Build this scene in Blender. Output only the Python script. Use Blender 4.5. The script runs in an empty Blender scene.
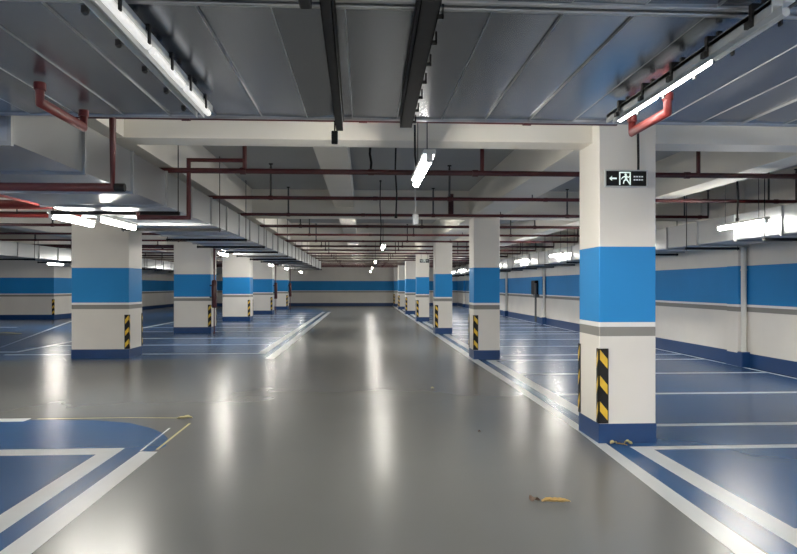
import bpy, math, random
from mathutils import Vector, Matrix
random.seed(7)
C = bpy.context.scene.collection
PI = math.pi

# ------------------------------------------------------------------ materials
def new_mat(name):
    m = bpy.data.materials.new(name); m.use_nodes = True
    nt = m.node_tree; b = nt.nodes['Principled BSDF']
    return m, nt, b
def setc(b, col, rough=.5, metal=0., spec=.5):
    b.inputs['Base Color'].default_value = (*col, 1)
    b.inputs['Roughness'].default_value = rough
    b.inputs['Metallic'].default_value = metal
    b.inputs['Specular IOR Level'].default_value = spec
def noise(nt, scale, detail=4, vec=None):
    n = nt.nodes.new('ShaderNodeTexNoise'); n.inputs['Scale'].default_value = scale
    n.inputs['Detail'].default_value = detail
    if vec is not None: nt.links.new(vec, n.inputs['Vector'])
    return n
def geo_pos(nt, scale=(1, 1, 1)):
    g = nt.nodes.new('ShaderNodeNewGeometry'); mp = nt.nodes.new('ShaderNodeMapping')
    mp.inputs['Scale'].default_value = scale
    nt.links.new(g.outputs['Position'], mp.inputs['Vector']); return mp.outputs['Vector']
def ramp(nt, fac, stops, interp='LINEAR'):
    r = nt.nodes.new('ShaderNodeValToRGB'); r.color_ramp.interpolation = interp
    e = r.color_ramp.elements
    while len(e) < len(stops): e.new(.5)
    for i, (p, c) in enumerate(stops): e[i].position = p; e[i].color = (*c, 1)
    nt.links.new(fac, r.inputs['Fac']); return r
def mottled(name, col, var=.12, scale=2., rough=.5, metal=0., spec=.5, bump=0., rvar=0., stretch=(1, 1, 1)):
    m, nt, b = new_mat(name); setc(b, col, rough, metal, spec)
    v = geo_pos(nt, stretch); n = noise(nt, scale, 3, v)
    lo = tuple(c * (1 - var) for c in col); hi = tuple(min(1, c * (1 + var)) for c in col)
    r = ramp(nt, n.outputs['Fac'], [(.15, lo), (.85, hi)])
    nt.links.new(r.outputs['Color'], b.inputs['Base Color'])
    if rvar:
        mr = nt.nodes.new('ShaderNodeMapRange'); mr.inputs['From Min'].default_value = .15; mr.inputs['From Max'].default_value = .85
        mr.inputs['To Min'].default_value = rough - rvar; mr.inputs['To Max'].default_value = rough + rvar
        nt.links.new(n.outputs['Fac'], mr.inputs['Value']); nt.links.new(mr.outputs['Result'], b.inputs['Roughness'])
    if bump:
        n2 = noise(nt, scale * 9, 3, v); bp = nt.nodes.new('ShaderNodeBump')
        bp.inputs['Strength'].default_value = bump; bp.inputs['Distance'].default_value = .01
        nt.links.new(n2.outputs['Fac'], bp.inputs['Height']); nt.links.new(bp.outputs['Normal'], b.inputs['Normal'])
    return m
CREAM = (.84, .80, .735); BLUE = (.022, .25, .62); NAVY = (.004, .040, .145); GREY = (.27, .26, .24)
def banded(name):
    """painted concrete: cream with grey line, white line and a wide blue band, by height"""
    m, nt, b = new_mat(name); setc(b, CREAM, .55, 0, .18)
    g = nt.nodes.new('ShaderNodeNewGeometry'); s = nt.nodes.new('ShaderNodeSeparateXYZ')
    nt.links.new(g.outputs['Position'], s.inputs[0])
    mr = nt.nodes.new('ShaderNodeMapRange'); mr.inputs['From Min'].default_value = 1.; mr.inputs['From Max'].default_value = 2.1
    nt.links.new(s.outputs['Z'], mr.inputs['Value'])
    W = (.88, .88, .86)
    r = ramp(nt, mr.outputs['Result'], [(0, CREAM), (.086/1.1, GREY), (.181/1.1, W), (.229/1.1, BLUE), (.999/1.1, CREAM)], 'CONSTANT')
    n = noise(nt, .9, 4, geo_pos(nt)); r2 = ramp(nt, n.outputs['Fac'], [(.3, (.9, .9, .9)), (.7, (1, 1, 1))])
    mx = nt.nodes.new('ShaderNodeMix'); mx.data_type = 'RGBA'; mx.blend_type = 'MULTIPLY'; mx.inputs['Factor'].default_value = 1
    nt.links.new(r.outputs['Color'], mx.inputs['A']); nt.links.new(r2.outputs['Color'], mx.inputs['B'])
    nt.links.new(mx.outputs['Result'], b.inputs['Base Color'])
    return m
def emit(name, col, s):
    m, nt, b = new_mat(name); setc(b, (.9, .9, .9), .4)
    b.inputs['Emission Color'].default_value = (*col, 1); b.inputs['Emission Strength'].default_value = s
    return m
LAMP = 60.
M = dict(
    paint=banded('banded_wall_paint'),
    beam=mottled('cream_beam_paint', (.80, .76, .68), .06, 1.2, .6),
    slab=mottled('grey_slab_paint', (.37, .375, .375), .1, .5, .7),
    lane=mottled('grey_epoxy', (.155, .158, .153), .06, .5, .26, 0, .5, 0, .02),
    bay=mottled('blue_epoxy', (.018, .086, .235), .12, .5, .26, 0, .5, 0, .02),
    line=mottled('white_line_paint', (.66, .68, .68), .06, 3., .28, 0, .5),
    navy=mottled('navy_plinth_paint', NAVY, .1, 3., .4),
    duct=mottled('galvanised_duct', (.46, .48, .50), 0.03, 1.1, .29, .9, .5, .0, .0),
    wide=mottled('galvanised_wide_duct', (.25, .27, .305), .03, 1.0, .24, .95, .5, .0, .0),
    flange=mottled('galvanised_flange', (.42, .43, .44), .1, 5., .4, .85),
    red=mottled('red_pipe_paint', (.070, .008, .009), .15, 4., .4),
    bright=mottled('bright_red_paint', (.15, .014, .012), .15, 4., .5),
    maroon=mottled('dark_red_paint', (.05, .007, .008), .15, 4., .4),
    black=mottled('black_steel', (.010, .0095, .0095), .2, 6., .55, 0, .25),
    rod=mottled('dark_conduit', (.05, .05, .05), .2, 6., .5, .2),
    silver=mottled('silver_trunking', (.60, .61, .60), .06, 6., .3, .15),
    white=mottled('white_plastic', (.75, .75, .72), .05, 6., .4),
    pipew=mottled('white_painted_pipe', (.70, .69, .64), .05, 4., .4),
    yellow=mottled('yellow_reflective', (.80, .50, .03), .1, 9., .4),
    box=mottled('grey_enamel', (.10, .105, .11), .1, 6., .4),
    tape=mottled('masking_tape_paper', (.50, .43, .20), .15, 12., .6),
    leaf=mottled('dry_leaf', (.42, .27, .08), .35, 25., .7),
    speck=mottled('dark_grit', (.10, .06, .04), .2, 25., .8),
    tube=emit('fluorescent_tube', (1., .96, .87), LAMP),
    sheentube=emit('unlit_tube_sheen', (1., .97, .9), .22),  # faint glow stands in for white reflections on unlit tubes
    fartube=emit('bright_fluorescent_tube', (1., .96, .87), 85.),
    neartube=emit('strong_fluorescent_tube', (1., .96, .89), 165.),  # only for the unseen lamps added around the camera
    halftube=emit('bright_strip_tube', (1., .97, .9), 16.),
    glow=emit('sign_green_glow', (.75, 1., .85), .25),
    faint=emit('sign_faint_glow', (.35, .5, .4), .08),
)

# ------------------------------------------------------------------ mesh builder
class MB:
    def __init__(s): s.v = []; s.f = []; s.mi = []; s.sm = []
    def add(s, vs, fs, mi=0, smooth=False):
        o = len(s.v); s.v += [tuple(v) for v in vs]
        for f in fs: s.f.append(tuple(i + o for i in f)); s.mi.append(mi); s.sm.append(smooth)
        return s
    def box(s, x0, x1, y0, y1, z0, z1, mi=0):
        vs = [(x, y, z) for x in (x0, x1) for y in (y0, y1) for z in (z0, z1)]
        return s.add(vs, [(0, 1, 3, 2), (4, 6, 7, 5), (0, 4, 5, 1), (2, 3, 7, 6), (0, 2, 6, 4), (1, 5, 7, 3)], mi)
    def bbox(s, x0, x1, y0, y1, z0, z1, c=.004, mi=0):
        """box with chamfered edges"""
        import bmesh
        bm = bmesh.new(); bmesh.ops.create_cube(bm, size=1)
        for v in bm.verts:
            v.co = (x0 + (v.co.x + .5) * (x1 - x0), y0 + (v.co.y + .5) * (y1 - y0), z0 + (v.co.z + .5) * (z1 - z0))
        bmesh.ops.bevel(bm, geom=bm.edges[:], offset=c, segments=1, affect='EDGES')
        bm.verts.index_update()
        s.add([v.co[:] for v in bm.verts], [[v.index for v in f.verts] for f in bm.faces], mi); bm.free(); return s
    def tube(s, pts, r, n=8, mi=0, caps=True):
        pts = [Vector(p) for p in pts]
        rs = r if isinstance(r, (list, tuple)) else [r] * len(pts)
        rings = []; up = None
        for i, p in enumerate(pts):
            d = (pts[min(i + 1, len(pts) - 1)] - pts[max(i - 1, 0)]).normalized()
            if up is None: up = Vector((0, 0, 1)) if abs(d.z) < .9 else Vector((1, 0, 0))
            a = d.cross(up).normalized(); b = a.cross(d).normalized(); up = b
            k = 1
            if 0 < i < len(pts) - 1:
                d1 = (pts[i] - pts[i - 1]).normalized(); d2 = (pts[i + 1] - pts[i]).normalized()
                k = 1 / max(.5, math.sqrt(max(0, (1 + d1.dot(d2)) / 2)))
            bend = (pts[i + 1] - pts[i]).normalized() - (pts[i] - pts[i - 1]).normalized() if 0 < i < len(pts) - 1 else Vector()
            ring = []
            for j in range(n):
                t = 2 * PI * j / n; o = a * math.cos(t) + b * math.sin(t)
                if bend.length > 1e-4:
                    bn = bend.normalized(); o = o + bn * o.dot(bn) * (k - 1)
                ring.append(p + o * rs[i])
            rings.append(ring)
        vs = [v for r_ in rings for v in r_]; fs = []
        for i in range(len(rings) - 1):
            for j in range(n):
                a0 = i * n + j; a1 = i * n + (j + 1) % n
                fs.append((a0, a1, a1 + n, a0 + n))
        s.add(vs, fs, mi, True)
        if caps:
            s.add(rings[0], [tuple(range(n))], mi); s.add(rings[-1], [tuple(range(n))[::-1]], mi)
        return s
    def poly(s, pts, z0, z1, mi=0):
        """extruded polygon lying flat"""
        n = len(pts); vs = [(x, y, z1) for x, y in pts] + [(x, y, z0) for x, y in pts]
        fs = [tuple(range(n)), tuple(range(2 * n - 1, n - 1, -1))] + [(i, i + n, (i + 1) % n + n, (i + 1) % n) for i in range(n)]
        return s.add(vs, fs, mi)
    def build(s, name, mats, parent=None):
        me = bpy.data.meshes.new(name); me.from_pydata(s.v, [], s.f)
        for m in (mats if isinstance(mats, (list, tuple)) else [mats]): me.materials.append(m)
        for p, mi, sm in zip(me.polygons, s.mi, s.sm): p.material_index = mi; p.use_smooth = sm
        import bmesh
        bm = bmesh.new(); bm.from_mesh(me); bmesh.ops.recalc_face_normals(bm, faces=bm.faces[:]); bm.to_mesh(me); bm.free()
        o = bpy.data.objects.new(name, me); C.objects.link(o)
        if parent is not None: o.parent = parent
        return o
def tag(o, label=None, cat=None, group=None, kind=None):
    if label: o['label'] = label
    if cat: o['category'] = cat
    if group: o['group'] = group
    if kind: o['kind'] = kind
    return o
def empty(name, loc=(0, 0, 0), rz=0.):
    o = bpy.data.objects.new(name, None); C.objects.link(o); o.location = loc; o.rotation_euler = (0, 0, rz)
    o.empty_display_size = .2; return o
def copy_tree(o, parent=None, loc=None):
    c = o.copy(); C.objects.link(c)
    if parent is not None: c.parent = parent
    if loc is not None: c.location = loc
    for ch in [k for k in bpy.data.objects if k.parent == o]: copy_tree(ch, c)
    return c
ORD = ['first', 'second', 'third', 'fourth', 'fifth', 'sixth', 'seventh', 'eighth', 'ninth', 'tenth', 'eleventh', 'twelfth',
       'thirteenth', 'fourteenth', 'fifteenth', 'sixteenth', 'seventeenth', 'eighteenth', 'nineteenth', 'twentieth']
SLAB = 3.7; XL, XR, YB, YF = -26., 7.6, -9., 51.6

# ------------------------------------------------------------------ room shell
fl = tag(MB().box(XL, XR, YB, YF, -.15, 0).build('floor', M['lane']), kind='structure')
ce = tag(MB().box(XL, XR, YB, YF, SLAB, SLAB + .2).build('ceiling', M['slab']), kind='structure')
tag(MB().box(XR, XR + .3, YB, YF, 0, SLAB).build('wall_right', M['paint']), kind='structure')
tag(MB().box(XL, XR + .3, YF, YF + .3, 0, SLAB).build('wall_far', M['paint']), kind='structure')
tag(MB().box(XL - .3, XL, YB, YF, 0, SLAB).build('wall_left', M['paint']), kind='structure')
tag(MB().box(XL, XR + .3, YB - .3, YB, 0, SLAB).build('wall_near', M['paint']), kind='structure')
tag(MB().box(XL, -14.85, 31.9, YF, 0, SLAB).build('wall_core', M['paint']), kind='structure')
PIL = [12.45 + 7.05 * k for k in range(6)]
bb = MB().box(XR - .012, XR, YB, YF, 0, .27)
for y in PIL: bb.box(XR - .152, XR - .01, y - .012, y + .42, 0, .27)
tag(bb.build('baseboard_right', M['navy']), kind='structure')
tag(MB().box(-14.85, XR - .02, YF - .012, YF, 0, .25).build('baseboard_far', M['navy']), kind='structure')
tag(MB().box(XL, -14.838, 31.888, 31.9, 0, .22).box(-14.85, -14.838, 31.9, YF - .02, 0, .22).build('baseboard_core', M['navy']), kind='structure')
for k, y in enumerate(PIL):
    tag(MB().box(XR - .14, XR, y, y + .4, 0, SLAB).build('trim_%d' % (k + 1), M['paint']), kind='structure')
# beams are parts of the ceiling
LONG = [(2.33, 2.93, 3.1), (-3.0, -2.4, 3.1), (-.62, -.2, 3.32), (4.95, 5.35, 3.1), (-6.1, -5.5, 3.1), (-9.2, -8.7, 3.1), (-12.6, -12.1, 3.1)]
for x0, x1, z in LONG: MB().box(x0, x1, 6.9 if x0 == 2.33 else YB + .01, YF - .01, z, SLAB + .01).build('beam', M['beam'], ce)
for k in range(-2, 7):
    y = 6.62 + 7.5 * k
    MB().box(-15 if y > 31 else XL + .01, XR - .01, y, y + .34, 3.094, SLAB + .01).build('beam', M['beam'], ce)

# ------------------------------------------------------------------ painted floor areas (parts of the floor)
def paint(name, pts, z, m): return MB().poly(pts, .0002, z, 0).build(name, M[m], fl)
def rect(x0, x1, y0, y1): return [(x0, y0), (x1, y0), (x1, y1), (x0, y1)]
paint('parking_bay_paint', rect(2.42, XR - .02, YB + .1, YF - .02), .001, 'bay')
paint('parking_bay_paint', [(-2.08, YB + .1), (-2.08, 6.3), (-1.99, 6.45), (-1.97, 6.57), (-2.04, 6.88), (-2.16, 7.12), (-2.36, 7.38), (-2.72, 7.69), (-3.16, 7.87), (-3.9, 7.93), (-20, 7.93), (-20, YB + .1)], .001, 'bay')
paint('parking_bay_paint', [(-2.05, 14.3), (-2.05, 40.2), (-5.2, YF - .02), (-14.83, YF - .02), (-14.83, 31.88), (XL + .1, 31.88), (XL + .1, 14.3)], .001, 'bay')
ZL = .0022
# lane edge lines
paint('lane_edge_line', [(2.18, YB + .1), (2.18, 2.5), (2.22, 3.73), (2.27, 4.86), (2.37, 7.04), (2.37, 9.83), (2.33, 14.), (2.33, YF - .05), (2.5, YF - .05), (2.5, 14.), (2.50, 9.83), (2.48, 7.), (2.42, 4.86), (2.4, 3.72), (2.37, 2.5), (2.37, YB + .1)], ZL, 'line')
paint('lane_edge_line', [(-1.98, YB + .1), (-1.98, 6.34), (-2.15, 6.36), (-2.18, 4.), (-2.18, YB + .1)], ZL, 'line')
paint('lane_edge_line', rect(-2.14, -1.95, 14.25, 39.9), ZL, 'line')
# inner bay lines
p = .12
RB = [7.24 + 7.5 * k for k in range(-2, 6)]
for y in RB:
    ys = [y, y + 2.12, y + 4.3, y + 6.48]
    paint('bay_line', rect(2.65, 2.84, ys[0] - p / 2, ys[3] + p / 2), ZL, 'line')
    for yy in ys: paint('bay_line', rect(2.84, 7.44, yy - p / 2, yy + p / 2), ZL + .0004, 'line')
paint('bay_line', rect(7.44, 7.50, YB + .1, YF - .05), ZL, 'line')
paint('bay_line', rect(-2.53, -2.345, YB + .1, 6.27), ZL, 'line')
paint('bay_line', [(-2.345, 6.27), (-2.345, 6.50), (-14, 6.50), (-14, 6.27)], ZL + .0004, 'line')
paint('bay_line', rect(-14, -4.0, 7.84, 8.02), ZL, 'line')
paint('bay_line', rect(-2.5, -2.31, 15.35, 39.9), ZL, 'line')
for k in range(4):
    for d in (0, 2.33, 4.6):
        y = 15.45 + 7.5 * k + d
        if y < 39: paint('bay_line', rect(-8.3, -2.5, y - .06, y + .06), ZL + .0004, 'line')
paint('bay_line', rect(-8.45, -8.3, 16.1, 30.), ZL, 'line')
paint('bay_line', rect(-13., -8.3, 16.05, 16.18), ZL + .0004, 'line')
paint('bay_line', [(-9.2, 13.6 + 3.), (-9.2, 16.6), (-13.2, 30.2), (-13.35, 30.2)], ZL + .0008, 'line')
paint('bay_line', rect(-16.5, -13.4, 25.7, 25.9), ZL, 'line')

# ------------------------------------------------------------------ columns
def guard_mesh(s, t):
    """corner guard seen on the -Y face; s=-1 wraps the left corner, s=+1 the right one. t=+1 faces the camera, -1 the far face"""
    m = MB(); w, th, z0, z1 = .095, .012, .205, .965
    # origin at column corner
    xa, xb = (-th, w) if s < 0 else (-w, th)
    ya, yb = (-th, 0) if t > 0 else (0, th)
    m.bbox(xa, xb, ya, yb, z0, z1, .003, 0)
    xs = (-th, 0) if s < 0 else (0, th)
    yy = (-th, .05) if t > 0 else (-.05, th)
    m.bbox(xs[0], xs[1], yy[0], yy[1], z0, z1, .003, 0)
    yf = ya - .0008 if t > 0 else yb + .0008
    d = .095
    for i in range(3):
        zb = z0 + .03 + i * .262
        l, r = xa + .016, xb - .012
        dl, dr = (d, 0) if s < 0 else (0, d)
        m.add([(l, yf, zb + dl), (r, yf, zb + dr), (r, yf, zb + dr + .10), (l, yf, zb + dl + .10)], [(0, 1, 2, 3)], 1)
        xf = xs[0] - .0008 if s < 0 else xs[1] + .0008
        y0, y1 = yy[0] + .008, yy[1] - .006
        m.add([(xf, y0, zb + d), (xf, y1, zb), (xf, y1, zb + .10), (xf, y0, zb + d + .10)], [(0, 1, 2, 3)], 1)
    return m
def make_column(x0, w, y0, dpt, s, label, group, top=3.09):
    r = tag(empty('concrete_column', (x0 + w / 2, y0 + dpt / 2, 0)), label, 'column', group)
    hx, hy = w / 2, dpt / 2
    MB().bbox(-hx, hx, -hy, hy, 0, top, .008).build('shaft', M['paint'], r)
    MB().bbox(-hx - .006, hx + .006, -hy - .006, hy + .006, 0, .2, .003).build('plinth', M['navy'], r)
    for t in (1, -1):
        g = guard_mesh(s, t).build('corner_guard', [M['black'], M['yellow']], r)
        g.location = (s * hx, -hy if t > 0 else hy, 0)
        g['label'] = 'black corner guard with yellow diagonal stripes'
    return r
RC = [6.43 + 7.5 * k for k in range(7)]
rl = ['thick white column with blue band carrying the exit sign beside the grey lane',
      'second blue-banded column along the double white line, next behind the one with the big exit sign',
      'third blue-banded column along the double white line, past the second one',
      'fourth blue-banded column along the double white line, with a small exit sign high on it',
      'fifth blue-banded column along the double white line, partly hidden by the one with the small exit sign',
      'sixth blue-banded column along the double white line, a thin sliver near the far wall',
      'last blue-banded column of the double white line, standing close to the far wall']
for k, y in enumerate(RC):
    if k == 6: y = 50.7
    make_column(2.395 if k == 0 else 2.41, .59 if k == 0 else .57, y, .62 if k else .60, -1, rl[k], 'square columns along the lane edge line', SLAB - .002 if k == 0 else 3.09)
LCY = [14.6, 22.3, 29.9, 37.2, 44.7]
ll = ['wide blue-banded column under the silver duct, closest to the curved blue bay corner',
      'second wide blue-banded column under the long duct, with a red hose pipe at its side',
      'third wide blue-banded column under the long duct, behind the one with the red hose pipe',
      'fourth wide blue-banded column under the long duct, small and far down the row',
      'fifth wide blue-banded column under the long duct, last before the far wall']
for k, y in enumerate(LCY):
    make_column(-6.42, 1.24, y, .85, 1, ll[k], 'wide columns under the long duct')
# corner guard on the core wall corner
g = guard_mesh(1, 1).build('corner_guard', [M['black'], M['yellow']]); g.location = (-14.85, 31.9, 0)
tag(g, 'striped black and yellow corner guard on the blue-banded wall block', 'corner guard')

# ------------------------------------------------------------------ ducts
def panel_duct(x0, x1, y0, y1, z0, z1, nx, ny, jit, seed):
    """closed sheet metal box whose panels are slightly dished"""
    rnd = random.Random(seed); m = MB()
    def face(org, u, v, n, nu, nv):
        vs = []
        for i in range(nu + 1):
            for j in range(nv + 1):
                j_ = 0 if i in (0, nu) or j in (0, nv) else (rnd.random() - .5) * 2 * jit
                vs.append(org + u * (i / nu) + v * (j / nv) + n * j_)
        fs = [(i * (nv + 1) + j, (i + 1) * (nv + 1) + j, (i + 1) * (nv + 1) + j + 1, i * (nv + 1) + j + 1) for i in range(nu) for j in range(nv)]
        m.add(vs, fs)
    V = Vector; dx = V((x1 - x0, 0, 0)); dy = V((0, y1 - y0, 0)); dz = V((0, 0, z1 - z0))
    face(V((x0, y0, z0)), dx, dy, V((0, 0, 1)), nx, ny); face(V((x0, y0, z1)), dx, dy, V((0, 0, 1)), nx, ny)
    face(V((x0, y0, z0)), dx, dz, V((0, 1, 0)), nx, 1); face(V((x0, y1, z0)), dx, dz, V((0, 1, 0)), nx, 1)
    face(V((x0, y0, z0)), dy, dz, V((1, 0, 0)), ny, 1); face(V((x1, y0, z0)), dy, dz, V((1, 0, 0)), ny, 1)
    return m
# wide duct crossing over the camera; sheets separated by standing seams running along Y
def wide_duct(y0, y1, label, seed, z0=2.73):
    r = tag(empty('air_duct', (0, y0, z0)), label, 'duct')
    xs = [-4.3 + .302 * i for i in range(31)]; rnd = random.Random(seed)
    m = MB(); L = y1 - y0
    for a, b in zip(xs[:-1], xs[1:]):       # each sheet has its own slight tilt and belly
        t0, t1 = (rnd.random() - .5) * .014, (rnd.random() - .5) * .014
        n = 6; vs = []; fs = []
        bel = (rnd.random() - .3) * .012
        for i in range(n + 1):
            for j in range(3):
                u = j / 2; w_ = i / n
                z = t0 * (1 - u) + t1 * u - bel * 4 * u * (1 - u) * 4 * w_ * (1 - w_) * .6
                vs.append((a + (b - a) * u, L * w_, z + .008))
        for i in range(n):
            for j in range(2): q = i * 3 + j; fs.append((q, q + 3, q + 4, q + 1))
        m.add(vs, fs, 0, True)
    m.box(xs[0], xs[-1], 0, L, .016, .32)
    m.build('duct_sheet', M['wide'], r)
    s = MB()
    for x in xs: s.box(x - .0018, x + .0018, .03, L - .03, .001, .02)
    s.build('standing_seam', M['flange'], r)
    for yy in (0, L - .03): MB().bbox(xs[0] - .02, xs[-1] + .02, yy, yy + .03, -.006, .34, .004).build('duct_flange', M['flange'], r)
    return r
wide_duct(2.6, 4.4, 'wide galvanised air duct crossing above the lane in front of the first beam', 3)
wide_duct(.55, 2.57, 'galvanised air duct section along the top edge, flange to flange with the wide one', 9)
bolts = MB()
def long_duct(x0, x1, y0, y1, z0, z1, label, joint, bar, seed, barstart, hang=True, ext=.07):
    r = tag(empty('air_duct', (0, 0, 0)), label, 'duct')
    n = int((y1 - y0) / joint)
    panel_duct(x0, x1, y0, y1, z0, z1, 2, n * 2, .006, seed).build('duct_sheet', M['duct'], r)
    for i in range(n + 1):
        y = y0 + i * (y1 - y0) / n
        m = MB(); a, b = y - .016, y + .016; e = .028
        m.box(x0 - e, x1 + e, a, b, z0 - e, z0 + .002).box(x0 - e, x1 + e, a, b, z1 - .002, z1 + .005)
        m.box(x0 - e, x0, a, b, z0, z1).box(x1, x1 + e, a, b, z0, z1)
        m.build('duct_flange', M['flange'], r)
    y = barstart
    while y < y1 and hang:
        m = MB().box(x0 - ext, x1 + ext, y - .025, y + .025, z0 - .075, z0 - .03)
        for x in (x0 - ext + .02, x1 + ext - .02): m.tube([(x, y, z0 - .09), (x, y, SLAB)], .007, 6)
        m.build('hanger_bracket', M['black'], r)
        y += bar
    return r
long_duct(-3.8, -2.37, 4.45, 36.5, 2.565, 2.975, 'long galvanised air duct running away above the wide columns, hung on black brackets', 1.13, 2.35, 5, 8.25)
long_duct(6.2, 7.15, 3.2, 49, 2.37, 2.79, 'galvanised air duct running along the blue-banded wall with strip lamps at its side', 1.2, 2.4, 6, 9.6, True, .05)
long_duct(-11.6, -10.5, 15, 49, 2.5, 2.92, 'distant galvanised air duct high behind the wide columns, lit white from below', 1.3, 2.6, 8, 16, True, .05)

# ------------------------------------------------------------------ sprinkler pipes
HX = [-13., -10.1, -7.2, -4.35, -1.48, 1.41, 4.15, 6.93]
def coup(m, x, y, z, r, ax='x'):
    d = .035
    a, b = ((x - d, y, z), (x + d, y, z)) if ax == 'x' else (((x, y - d, z), (x, y + d, z)) if ax == 'y' else ((x, y, z - d), (x, y, z + d)))
    m.tube([a, b], r * 1.3, 8)
def sprinkler_line(k, y):
    z = 3.02; r0 = .030 if k % 3 != 1 else .034
    o = tag(empty('sprinkler_pipe', (0, y, z)))
    lab = 'dark red sprinkler pipe crossing overhead, %s one beyond the wide duct' % ORD[k]
    if k == 0: lab = 'dark red sprinkler pipe peeping out just behind the edge of the wide duct'
    if k > 8: lab = 'thin dark red sprinkler pipe crossing overhead far down the lane'
    tag(o, lab, 'pipe', 'sprinkler pipes crossing overhead' if k <= 8 else 'far sprinkler pipes crossing overhead')
    xl = -13.4 if y > 8.5 else (-6.5 if k else -3.6)
    xr = {0: 2.2, 1: 7.4, 2: 7.28, 3: 7.1}.get(k, 6.93)
    m = MB().tube([(xl, 0, 0), (xr, 0, 0)], r0)
    for x in HX:
        if xl < x < xr: coup(m, x, 0, 0, r0)
    for x in (-5, 0, 2.8, 5.5):
        if xl < x < xr: coup(m, x + .1 * (k % 3), 0, 0, r0 * .9)
    m.build('main_pipe', M['red'] if k % 3 != 1 else M['maroon'], o)
    if k == 2: xr = 7.28
    if k == 3: xr = 7.1
    heads = [x for x in HX if xl <= x <= xr + .01]
    if k == 1: heads = [-7.2, -4.35, -1.46, 1.5, 4.3]
    if k in (2, 3): heads[-1] = 6.8 if k == 2 else 6.6; heads.append(xr)
    if k == 0: heads = []
    for x in heads:
        thick = k == 1
        q = MB().tube([(x, 0, r0 * .6), (x, 0, SLAB - .03 - z if thick else .50)], .027 if thick else .017)
        h = q.build('riser', M['red'] if thick else M['rod'], o)
        if not thick:
            MB().tube([(x, 0, .49), (x, 0, .53), (x, 0, .535), (x, 0, .55)], [.012, .012, .035, .035], 8).build('sprinkler_head', M['black'], h)
        else:
            MB().tube([(x, 0, SLAB - .03 - z), (x, 0, SLAB - z)], .05, 10).build('ceiling_flange', M['black'], h)
    if k > 1:
        for x in ((-2.62, 2.78) if k < 5 else (2.78,)):
            zt = .65 if abs(x) < 2.7 else .06
            b = z_beam = (3.1 - z) if (2.33 < x < 2.93 or -3.0 < x < -2.4) else SLAB - z
            MB().tube([(x, 0, r0), (x, 0, b)], .009, 6).build('hanger_rod', M['black'], o)
    # drops that duck under the long duct
    if k == 0:
        MB().tube([(-2.08, 0, 0), (-2.08, 0, -.60), (-4.3, 0, -.60)], .030).build('drop_pipe', M['red'], o)
        MB().tube([(-1.98, 0, -.6), (-2.06, 0, -.6)], .035).build('end_cap', M['black'], o)
    elif k == 1:
        MB().tube([(-1.48, 0, .13), (-2.14, 0, .13), (-2.14, 0, -.58), (-2.75, 0, -.58), (-2.75, 0, -.52)], .026).build('drop_pipe', M['red'], o)
    return o
PY = [5.49, 8.06, 10.47, 12.92, 15.4, 17.95, 20.5] + [23.1 + 2.5 * i for i in range(11)]
for k, y in enumerate(PY): sprinkler_line(k, y)
# two short U pipes under the wide duct
def u_pipe(x, ya, yb, label):
    r = tag(empty('sprinkler_drop', (x, ya, 2.6)), label, 'pipe')
    L = yb - ya
    MB().tube([(0, 0, .10), (0, 0, 0), (0, L, 0), (0, L, .10)], .024, 10).build('bent_pipe', M['bright'], r)
    for y in (0, L): MB().tube([(0, y, .065), (0, y, .105)], .031, 10).build('elbow_fitting', M['bright'], r)
    return r
u_pipe(-1.755, 3.61, 4.16, 'bright red bent sprinkler pipe under the wide duct, beside the start of the long duct')
u_pipe(1.745, 3.61, 4.1, 'bright red bent sprinkler pipe under the wide duct, above the exit sign')
# main red supply pipes at the left
def simple_pipe(name, pts, r, m, label, cat='pipe', n=10, flanges=()):
    o = Vector(pts[0]); root = tag(empty(name, o), label, cat)
    q = [Vector(p) - o for p in pts]
    MB().tube(q, r, n).build('pipe_run', M[m], root)
    if name.startswith('water'):
        e = q[-1]
        for dx_ in (.9, 3.4, 6.6):
            hx_ = -dx_ - (o.x + 4.4 if o.x > -6 else 0) if e.x < 0 else dx_
            MB().tube([(hx_, e.y, r), (hx_, e.y, SLAB - o.z)], .008, 6).build('hanger_rod', M['black'], root)
    for f in flanges:
        f = Vector(f) - o; MB().tube([f - Vector((.03, 0, 0)), f + Vector((.03, 0, 0))], r * 1.45, 12).build('pipe_coupling', M[m], root)
    return root
simple_pipe('water_main', [(-4.35, 4.9, 2.74), (-4.35, 9.3, 2.74), (-13, 9.3, 2.74)], .065, 'bright', 'thick bright red water main turning aside below the black duct bracket', flanges=[(-5.4, 9.3, 2.74), (-8, 9.3, 2.74)])
simple_pipe('water_pipe', [(-4.1, 10.2, 2.68), (-13, 10.2, 2.68)], .03, 'bright', 'thin bright red water pipe just below the thick red water main', flanges=[(-5.6, 10.2, 2.68)])
simple_pipe('water_main', [(-13.4, 24.3, 3.035), (-3.2, 24.3, 3.035)], .045, 'maroon', 'thick dark red water main crossing low behind the second wide column', flanges=[(-7.4, 24.3, 3.035)])
for k, (x, y) in enumerate(((-3.42, 4.62), )):
    simple_pipe('riser_pipe', [(-2.30, 4.9, 2.99), (-2.30, 4.9, SLAB)], .02, 'red', 'short red riser pipe between the wide duct and the ceiling')
simple_pipe('riser_pipe', [(1.93, 14.1, 3.13), (1.93, 14.1, 3.62)], .06, 'maroon', 'thick dark red vertical pipe stub in front of the second beam', flanges=[])
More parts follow.
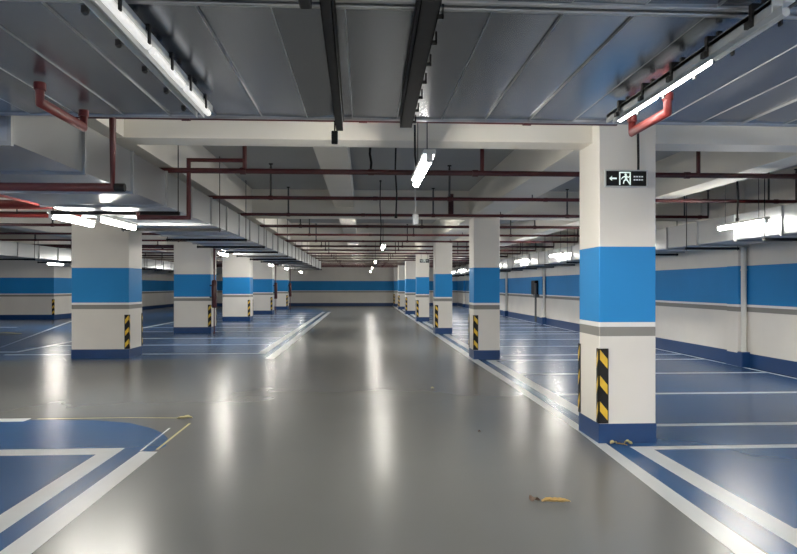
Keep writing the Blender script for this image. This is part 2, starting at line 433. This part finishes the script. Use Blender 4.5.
# fire hose risers beside wide columns
for (x, y, lab) in ((-5.03, 22.15, 'red hose riser with a thick lower jacket at the second wide column'),
                    (-5.03, 37.6, 'red hose riser with a thick lower jacket at the fourth wide column'),
                    (-5.03, 45., 'red hose riser with a thick lower jacket at the last wide column')):
    r = tag(empty('hose_riser', (x, y, 0)), lab, 'fire riser', 'red hose risers beside the wide columns')
    MB().tube([(0, 0, 0), (0, 0, .05), (0, 0, .06), (0, 0, 1.75), (0, 0, 2.86), (1.0, 0, 2.86)], [.03, .03, .02, .02, .035, .035]).build('riser_pipe', M['red'], r)
    MB().tube([(0, 0, .86), (0, 0, .9), (0, 0, 1.75), (0, 0, 1.8)], [.07, .09, .09, .06], 12).build('pipe_jacket', M['maroon'], r)
    MB().box(-.148, 0, -.03, .03, 1.2, 1.24).box(-.148, 0, -.03, .03, 1.6, 1.64).build('wall_bracket', M['black'], r)

# ------------------------------------------------------------------ lamps
def make_batten(L=1.3, mat='tube', name='strip_lamp'):
    r = empty(name)
    MB().bbox(-.05, .05, 0, L, .03, .07, .008).build('lamp_housing', M['white'], r)
    MB().tube([(0, .03, 0), (0, L - .03, 0)], .030, 10).build('lamp_tube', M[mat], r)
    for y in (0, L - .03): MB().bbox(-.025, .025, y, y + .03, -.032, .05, .004).build('lamp_holder', M['white'], r)
    return r
def hang(r, ys, top, z, dx=0., rad=.005, mat='rod'):
    for y in ys: MB().tube([(dx, y, .07), (dx, y, top - z)], rad, 6).build('hanging_cord', M[mat], r)
proto = make_batten(); proto_loc_used = [False]
def lamp(x, y, z, label, group, top=None, L=1.3):
    if not proto_loc_used[0]: r = proto; proto_loc_used[0] = True
    else: r = copy_tree(lamp_src)
    r.location = (x, y, z); r.scale = (1, 1, 1)
    tag(r, label, 'lamp', group)
    if y < 4:
        for c in r.children:
            if c.name.startswith('lamp_tube'):
                c.data = near_tube
    if y > 12:
        for c in r.children:
            if c.name.startswith('lamp_tube'):
                c.data = far_tube
    return r
lamp_src = proto
far_tube = [c for c in proto.children if c.name.startswith('lamp_tube')][0].data.copy(); far_tube.materials[0] = M['fartube']
near_tube = far_tube.copy(); near_tube.materials[0] = M['neartube']
# template without cords is `proto`; cords are added per lamp afterwards
todo = []
for k, y in enumerate((5.02, 16.1, 26.3, 35.8, 44.)):
    lab = ['bright strip lamp hanging on cords in front of the first beam, over the lane'] + ['strip lamp hanging over the lane, %s of the row going away' % w for w in ('second', 'third', 'fourth', 'fifth')]
    todo.append((.52, y, 2.6, lab[k], 'strip lamps over the lane', SLAB))
for k, y in enumerate((8.5, 18., 27.5, 33.2, 41.)):
    lab = ['bright strip lamp below the duct in front of the closest wide column'] + ['strip lamp beside the long duct, %s of its row going away' % w for w in ('second', 'third', 'fourth', 'fifth')]
    todo.append((-4.0, y, 2.5, lab[k], 'strip lamps beside the long duct', SLAB))
todo.append((-3.36, 8.4, 2.45, 'bright strip lamp tucked right under the long duct by its first black bracket', 'strip lamps beside the long duct', 2.56))
todo.append((-12., 25.2, 2.45, 'distant strip lamp low in front of the blue-banded wall block', 'strip lamps far aside', 2.9))
todo.append((-9.4, 24.5, 2.45, 'added strip lamp out of view behind the closest wide column', 'strip lamps far aside', 2.9))  # unseen lamp added to brighten the distant duct
todo.append((-9.4, 36., 2.45, 'added strip lamp out of view behind the second wide column', 'strip lamps far aside', 2.9))  # likewise added out of sight to light that duct
todo.append((-9.6, 13., 2.45, 'added strip lamp out of view to the side, far from the lane', 'strip lamps far aside', 2.9))  # extra unseen lamp, added to lift the light on this side
RLY = [9.25, 14.2, 19.3, 24., 29., 34.2, 39.2, 44.]
for k, y in enumerate(RLY):
    lab = 'strip lamp on the side of the wall duct, %s of the row going away' % ORD[k]
    if k == 0: lab = 'very bright strip lamp on the side of the wall duct, above the white downpipe'
    todo.append((5.98 if k == 0 else 6.06, y, 2.56, lab, 'strip lamps along the wall duct', SLAB))
# unseen lamps added around the camera to brighten the near part of the hall
for k, (x, y) in enumerate(((.5, -1.5), (.5, -6.), (-4., -1.5), (-4., -6.), (5.4, .2), (4.8, -4.), (1.6, -3.), (-1.5, -3.), (-9.6, 3.), (-9.6, -4))):
    todo.append((x, y, 2.9, 'unseen strip lamp added around the viewpoint', 'unseen strip lamps added around the viewpoint', SLAB))
made = []
for t in todo: made.append((lamp(*t[:5]), t))
for r, t in made:
    if t[5] - t[2] > .15: hang(r, (.2, 1.1), t[5], t[2])
# lamp one: thick cable and a small hanging junction box
r = made[0][0]
MB().tube([(.02, 1.3, .05), (.0, 1.42, .3), (.0, 1.45, .62)], .011).build('power_cable', M['black'], r)
jb = tag(empty('junction_box', (.62, 7.6, 2.32)), 'small grey junction box dangling on a thin cord below the first hanging strip lamp', 'junction box')
MB().bbox(-.035, .035, -.03, .03, 0, .13, .008).build('box_body', M['silver'], jb)
MB().tube([(0, 0, .13), (-.01, .0, .6), (0, 0, 1.4)], .006, 6).build('hanging_cord', M['white'], jb)
# trunking lamps fixed under the wide duct
def trunking(x, y0, y1, z, mats, label):
    r = tag(empty('trunking_lamp', (x, y0, z)), label, 'lamp'); L = y1 - y0
    m = MB().bbox(-.045, .0, 0, L, .03, .055, .003)
    m.box(-.045, -.041, 0, L, .0, .055).box(-.004, 0, 0, L, .0, .055)
    m.build('trunking_rail', M['silver'], r)
    MB().bbox(.005, .05, 0, L, .045, .075, .004).build('lamp_housing', M['silver'], r)
    n = len(mats)
    for i, mt in enumerate(mats):
        a = L * i / n + .03; b = L * (i + 1) / n - .03
        MB().tube([(.03, a, .020), (.03, b, .020)], .018, 8).build('lamp_tube', M[mt], r)
    for i in range(5):
        y = L * (i + .3) / 5
        c = MB().box(-.052, .058, y, y + .022, .055, .08).box(-.01, .01, y, y + .02, .07, 2.724 - z).box(.058, .066, y, y + .022, .0, .08).box(-.06, -.052, y, y + .022, -.01, .08)
        c.box(-.075, -.06, y, y + .03, -.014, .012)
        c.build('fixing_clip', M['black'], r)
    return r
trunking(-.96, 2.33, 3.97, 2.62, ['sheentube', 'sheentube', 'sheentube'], 'silver trunking lamp clipped under the wide duct, its unlit tubes given a faint glow as sheen')
trunking(1.57, 2.33, 3.97, 2.62, ['silver', 'halftube', 'halftube'], 'silver trunking lamp clipped under the wide duct, brightly lit at its far half')
def tray(xa, xb, y0, y1, w, h, z, label, clips):
    r = tag(empty('cable_tray', (0, 0, z)), label, 'cable tray')
    def P(x, y, zz): return (x, y, zz)
    m = MB()
    def seg(o0, o1, z0, z1):
        vs = [(xa + o0, y0, z0), (xa + o1, y0, z0), (xa + o1, y0, z1), (xa + o0, y0, z1), (xb + o0, y1, z0), (xb + o1, y1, z0), (xb + o1, y1, z1), (xb + o0, y1, z1)]
        m.add(vs, [(0, 1, 2, 3), (4, 7, 6, 5), (0, 4, 5, 1), (3, 2, 6, 7), (0, 3, 7, 4), (1, 5, 6, 2)])
    seg(-w / 2, w / 2, 0, .006); seg(-w / 2, -w / 2 + .005, 0, h); seg(w / 2 - .005, w / 2, 0, h)
    seg(-w / 2 - .008, -w / 2 + .002, h - .006, h); seg(w / 2 - .002, w / 2 + .008, h - .006, h)
    m.build('tray_channel', M['black'], r)
    for t in (.1, .5, .9):
        x = xa + (xb - xa) * t; y = y0 + (y1 - y0) * t
        MB().box(x - .012, x + .012, y, y + .02, .004, 2.724 - z).build('mounting_strap', M['black'], r)
    for i in range(clips):
        t = (i + .5) / clips; x = xa + (xb - xa) * t + w / 2; y = y0 + (y1 - y0) * t
        MB().box(x, x + .022, y, y + .02, .0, .012).box(x + .014, x + .022, y, y + .02, 0, .05).build('fixing_clip', M['black'], r)
    return r
tray(-.135, -.155, 2.33, 4.3, .045, .07, 2.63, 'narrow black cable channel under the middle of the wide duct', 0)
tray(.245, .275, 2.3, 4.15, .075, .08, 2.62, 'broad black cable tray with side clips under the wide duct, pointing at the hanging lamp', 7)
o = tag(empty('cable_tray', (-.21, 2.2, 2.63)), 'stub of black cable channel at the top edge beside the narrow one', 'cable tray')
MB().bbox(-.025, .02, 0, .22, 0, .07, .004).build('tray_channel', M['black'], o)
o = tag(empty('cable_plug', (-.195, 4.47, 2.60)), 'black plug hanging at the end of the narrow black cable channel', 'plug')
MB().bbox(-.022, .022, -.015, .015, -.02, .07, .004).build('plug_body', M['black'], o)
MB().tube([(0, 0, .07), (0, 0, .13), (0, -.0, .50), ], .006, 6).build('hanging_cord', M['black'], o)
# hanging conduits
for (x, y, z0, z1, r, lab) in ((.11, 9.4, 3.26, SLAB, .018, 'thick black conduit stub hanging from the slab over the middle of the lane'),
                    (.48, 9.4, 2.62, SLAB, .012, 'black conduit hanging from the slab beside the hanging lamp'),
                    (.33, 12.2, 2.4, 3.6, .010, 'wavy thin black cable hanging above the second lane lamp'),
                    (5.62, 9.4, 2.6, SLAB, .016, 'long black conduit dropping to the very bright lamp at the wall duct')):
    r_ = tag(empty('hanging_conduit', (x, y, z0)), lab, 'conduit')
    h = z1 - z0
    MB().tube([(0, 0, 0), (.012, 0, h * .3), (-.01, 0, h * .6), (0, 0, h)], r, 8).build('conduit_pipe', M['black'], r_)
    MB().tube([(0, 0, h - .03), (0, 0, h)], r * 2, 10).build('ceiling_rose', M['black'], r_)
    if z0 < 3.2 and r < .017: MB().tube([(0, 0, -.03), (0, 0, .02)], r * 1.8, 8).build('end_fitting', M['black'], r_)

# ------------------------------------------------------------------ exit signs
def exit_sign():
    r = empty('exit_sign')
    w, h = .445, .175
    m = MB().bbox(-w/2, w/2, -.02, .02, 0, .012, .002).bbox(-w/2, w/2, -.02, .02, h - .012, h, .002).bbox(-w/2, -w/2 + .014, -.02, .02, .012, h - .012, .002).bbox(w/2 - .014, w/2, -.02, .02, .012, h - .012, .002)
    m.build('sign_frame', M['silver'], r)
    pnl = MB().box(-w/2 + .012, w/2 - .012, -.014, .018, .01, h - .01).build('sign_panel', M['black'], r)
    yf = -.0155
    def flat(mm, pts): mm.add([(x, yf, z) for x, z in pts], [tuple(range(len(pts)))])
    a = MB(); cz = h / 2
    flat(a, [(-.178, cz), (-.148, cz - .026), (-.148, cz + .026)]); flat(a, [(-.15, cz - .008), (-.10, cz - .008), (-.10, cz + .008), (-.15, cz + .008)])
    a.build('arrow_mark', M['glow'], pnl)
    d = MB(); x0, x1, zb, zt = -.075, .045, .022, h - .02; t = .013
    flat(d, [(x0, zb), (x0 + t, zb), (x0 + t, zt), (x0, zt)]); flat(d, [(x1 - t, zb), (x1, zb), (x1, zt), (x1 - t, zt)]); flat(d, [(x0, zt - t), (x1, zt - t), (x1, zt), (x0, zt)])
    # running figure
    n = 10; flat(d, [(.0 - .008 + .012 * math.cos(2*PI*i/n), .128 + .011 * math.sin(2*PI*i/n)) for i in range(n)])
    def limb(p, q, w0, w1):
        p, q = Vector(p), Vector(q); dd = (q - p).normalized(); nn = Vector((-dd.y, dd.x))
        flat(d, [tuple(p + nn*w0), tuple(q + nn*w1), tuple(q - nn*w1), tuple(p - nn*w0)])
    limb((-.008, .118), (-.002, .078), .012, .010); limb((-.01, .112), (-.04, .098), .006, .005); limb((-.04, .098), (-.052, .08), .005, .004)
    limb((-.0, .112), (.022, .096), .006, .005); limb((.022, .096), (.03, .112), .005, .004)
    limb((-.002, .08), (-.026, .062), .009, .006); limb((-.026, .062), (-.03, .034), .006, .005)
    limb((0, .08), (.018, .056), .009, .006); limb((.018, .056), (.032, .034), .006, .005)
    d.build('running_figure_mark', M['glow'], pnl)
    e = MB()
    for zz in (cz + .012, cz - .02):
        for i in range(4): flat(e, [(.075 + i*.026, zz), (.094 + i*.026, zz), (.094 + i*.026, zz + .014), (.075 + i*.026, zz + .014)])
    e.build('faint_lettering', M['faint'], pnl)
    return r
s1 = exit_sign(); s2 = copy_tree(s1)
s1.location = (2.66, 6.402, 2.60); s2.location = (2.76, 28.9, 2.64)
tag(s1, 'large black exit sign with arrow and running figure, mounted on the thick column', 'exit sign', 'exit signs')
tag(s2, 'small distant black exit sign hanging in front of the fourth lane-side column', 'exit sign', 'exit signs')
MB().tube([(.13, 0, .175), (.13, .0, .3), (.125, 0, .64)], .013).build('conduit_drop', M['black'], s1)
for x in (-.15, .15): MB().tube([(x, 0, .175), (x, 0, 1.06)], .006, 6).build('hanging_cord', M['black'], s2)

# ------------------------------------------------------------------ wall fittings
for k, y in enumerate(PIL[:4]):
    lab = ['white vertical downpipe on the wall pilaster below the very bright lamp', 'white downpipe on the second wall pilaster', 'white downpipe on the third wall pilaster, beside the dark switch box', 'white downpipe on the fourth wall pilaster'][k]
    r = tag(empty('downpipe', (XR - .075, y - .08, 0)), lab, 'downpipe', 'white downpipes on the wall')
    MB().tube([(0, 0, .27), (0, 0, 2.36)], .052, 14).build('pipe_run', M['pipew'], r)
    for z in (.9, 1.9): MB().tube([(0, 0, z), (0, 0, z + .04)], .058, 14).build('pipe_clamp', M['pipew'], r)
    MB().bbox(-.10, .074, -.1, .065, 0, .30, .01).build('pipe_shoe', M['navy'], r)
r = tag(empty('switch_box', (XR - .16, 27.9, 1.22)), 'dark grey electrical switch box on the wall with a conduit running down to the floor', 'switch box')
MB().bbox(-.0, .155, -.3, .3, 0, .62, .015).build('box_body', M['black'], r)
MB().bbox(-.015, 0, -.27, .27, .04, .58, .004).build('box_door', M['black'], r)
MB().tube([(-.02, -.5, -1.18), (-.02, -.5, .5)], .045).build('conduit_pipe', M['box'], r)
MB().bbox(-.1, .15, -.62, -.40, -.12, .02, .01).build('cable_box', M['box'], r)

# ------------------------------------------------------------------ litter and tape on the floor
def strip(pts, w):
    m = MB()
    for (a, b) in zip(pts[:-1], pts[1:]):
        a, b = Vector(a), Vector(b); d = (b - a).normalized(); n = Vector((-d.y, d.x)) * w / 2
        m.poly([tuple(a - n), tuple(b - n), tuple(b + n), tuple(a + n)], .0025, .0036)
    return m
tp = strip([(-3.9, 7.97), (-2.85, 8.0), (-2.13, 7.93)], .022).build('masking_tape', M['tape'])
tag(tp, 'thin strip of yellowish tape outlining the squared corner above the curved blue bay', 'tape', 'tape strips at the curved bay corner')
tp = strip([(-2.01, 7.62), (-2.01, 7.0), (-2.01, 6.42)], .026).build('masking_tape', M['tape'])
tag(tp, 'yellow tape strip running from the crumpled tape end to the white edge line', 'tape', 'tape strips at the curved bay corner')
tp = strip([(-2.17, 7.38), (-2.15, 6.38)], .02).build('masking_tape', M['line'])
tag(tp, 'pale tape strip crossing the curved tip of the blue bay', 'tape', 'tape strips at the curved bay corner')
def crumple(name, loc, L, w, h, mat, seed, label, cat, rz):
    """a crinkled, curled scrap: thick wavy sheet"""
    rnd = random.Random(seed); m = MB(); nu, nv = 12, 5; top = []; 
    for i in range(nu + 1):
        for j in range(nv + 1):
            u = i / nu; v = j / nv - .5
            ww = w * (.25 + .75 * math.sin(PI * min(1, max(0.02, u * .96 + .02))) ** .6)
            z = h * (.35 + .4 * math.sin(u * 7 + seed) * .5 + .6 * (2 * v) ** 2) * (.4 + .6 * math.sin(PI * u)) + rnd.random() * h * .25
            top.append(((u - .5) * L, v * ww + .12 * w * math.sin(u * 5), max(.003, z + .003)))
    n = len(top); bot = [(x, y, z - .0025) for x, y, z in top]; fs = []
    for i in range(nu):
        for j in range(nv):
            q = i * (nv + 1) + j; fs.append((q, q + nv + 1, q + nv + 2, q + 1)); fs.append((q + n, q + 1 + n, q + nv + 2 + n, q + nv + 1 + n))
    m.add(top + bot, fs, 0, True)
    o = m.build(name, M[mat]); o.location = loc; o.rotation_euler = (0, 0, rz); return tag(o, label, cat)
crumple('tape_scrap', (-2.13, 7.86, .003), .17, .09, .035, 'tape', 2, 'crumpled end of yellow tape at the squared corner', 'tape', .2)
crumple('tape_scrap', (-11.9, 22.1, .003), 1.1, .3, .04, 'tape', 4, 'loose yellow tape on the blue floor before the wall block', 'tape', .1)
crumple('dried_leaf', (1.42, 4.68, .001), .21, .065, .03, 'leaf', 1, 'long brown dried leaf lying on the grey lane', 'leaf', -.05)
crumple('dried_leaf', (1.27, 4.72, .001), .07, .07, .03, 'speck', 5, 'dark curled leaf touching the long brown dried leaf', 'leaf', .6)
crumple('leaf_scrap', (2.52, 6.375, .002), .07, .05, .03, 'tape', 3, 'pale curled scrap at the foot of the thick column, closer to its striped corner guard', 'litter', .4)
crumple('leaf_scrap', (2.67, 6.365, .002), .08, .06, .035, 'tape', 6, 'pale curled scrap at the column foot beyond the thin twig, away from the striped guard', 'litter', -.5)
crumple('twig', (2.595, 6.35, .002), .12, .02, .015, 'leaf', 8, 'thin twig between the two pale scraps at the thick column', 'twig', -.8)
crumple('grit_speck', (1.27, 7.0, .002), .03, .03, .015, 'speck', 9, 'tiny dark speck on the grey lane before the thick column', 'litter', 0)
crumple('grit_speck', (1.08, 10.0, .002), .05, .05, .02, 'tape', 10, 'tiny pale speck on the grey lane, further along than the dark one', 'litter', 0)

# ------------------------------------------------------------------ camera, world, colour
cam_d = bpy.data.cameras.new('camera'); cam = bpy.data.objects.new('camera', cam_d); C.objects.link(cam)
cam.location = (0, 0, 1.6); cam.rotation_euler = (PI / 2, 0, -math.atan(35.5 / 645))
cam_d.sensor_width = 36; cam_d.lens = 645 / 797 * 36; cam_d.shift_y = 9 / 797; cam_d.clip_end = 200
bpy.context.scene.camera = cam
w = bpy.data.worlds.new('world'); bpy.context.scene.world = w; w.use_nodes = True
w.node_tree.nodes['Background'].inputs[0].default_value = (.5, .52, .55, 1); w.node_tree.nodes['Background'].inputs[1].default_value = .3
sc = bpy.context.scene
sc.view_settings.view_transform = 'Standard'; sc.view_settings.exposure = 1.3; sc.view_settings.gamma = 1.06
sc.cycles.use_denoising = True; sc.cycles.max_bounces = 10; sc.cycles.diffuse_bounces = 6; sc.cycles.sample_clamp_indirect = 6
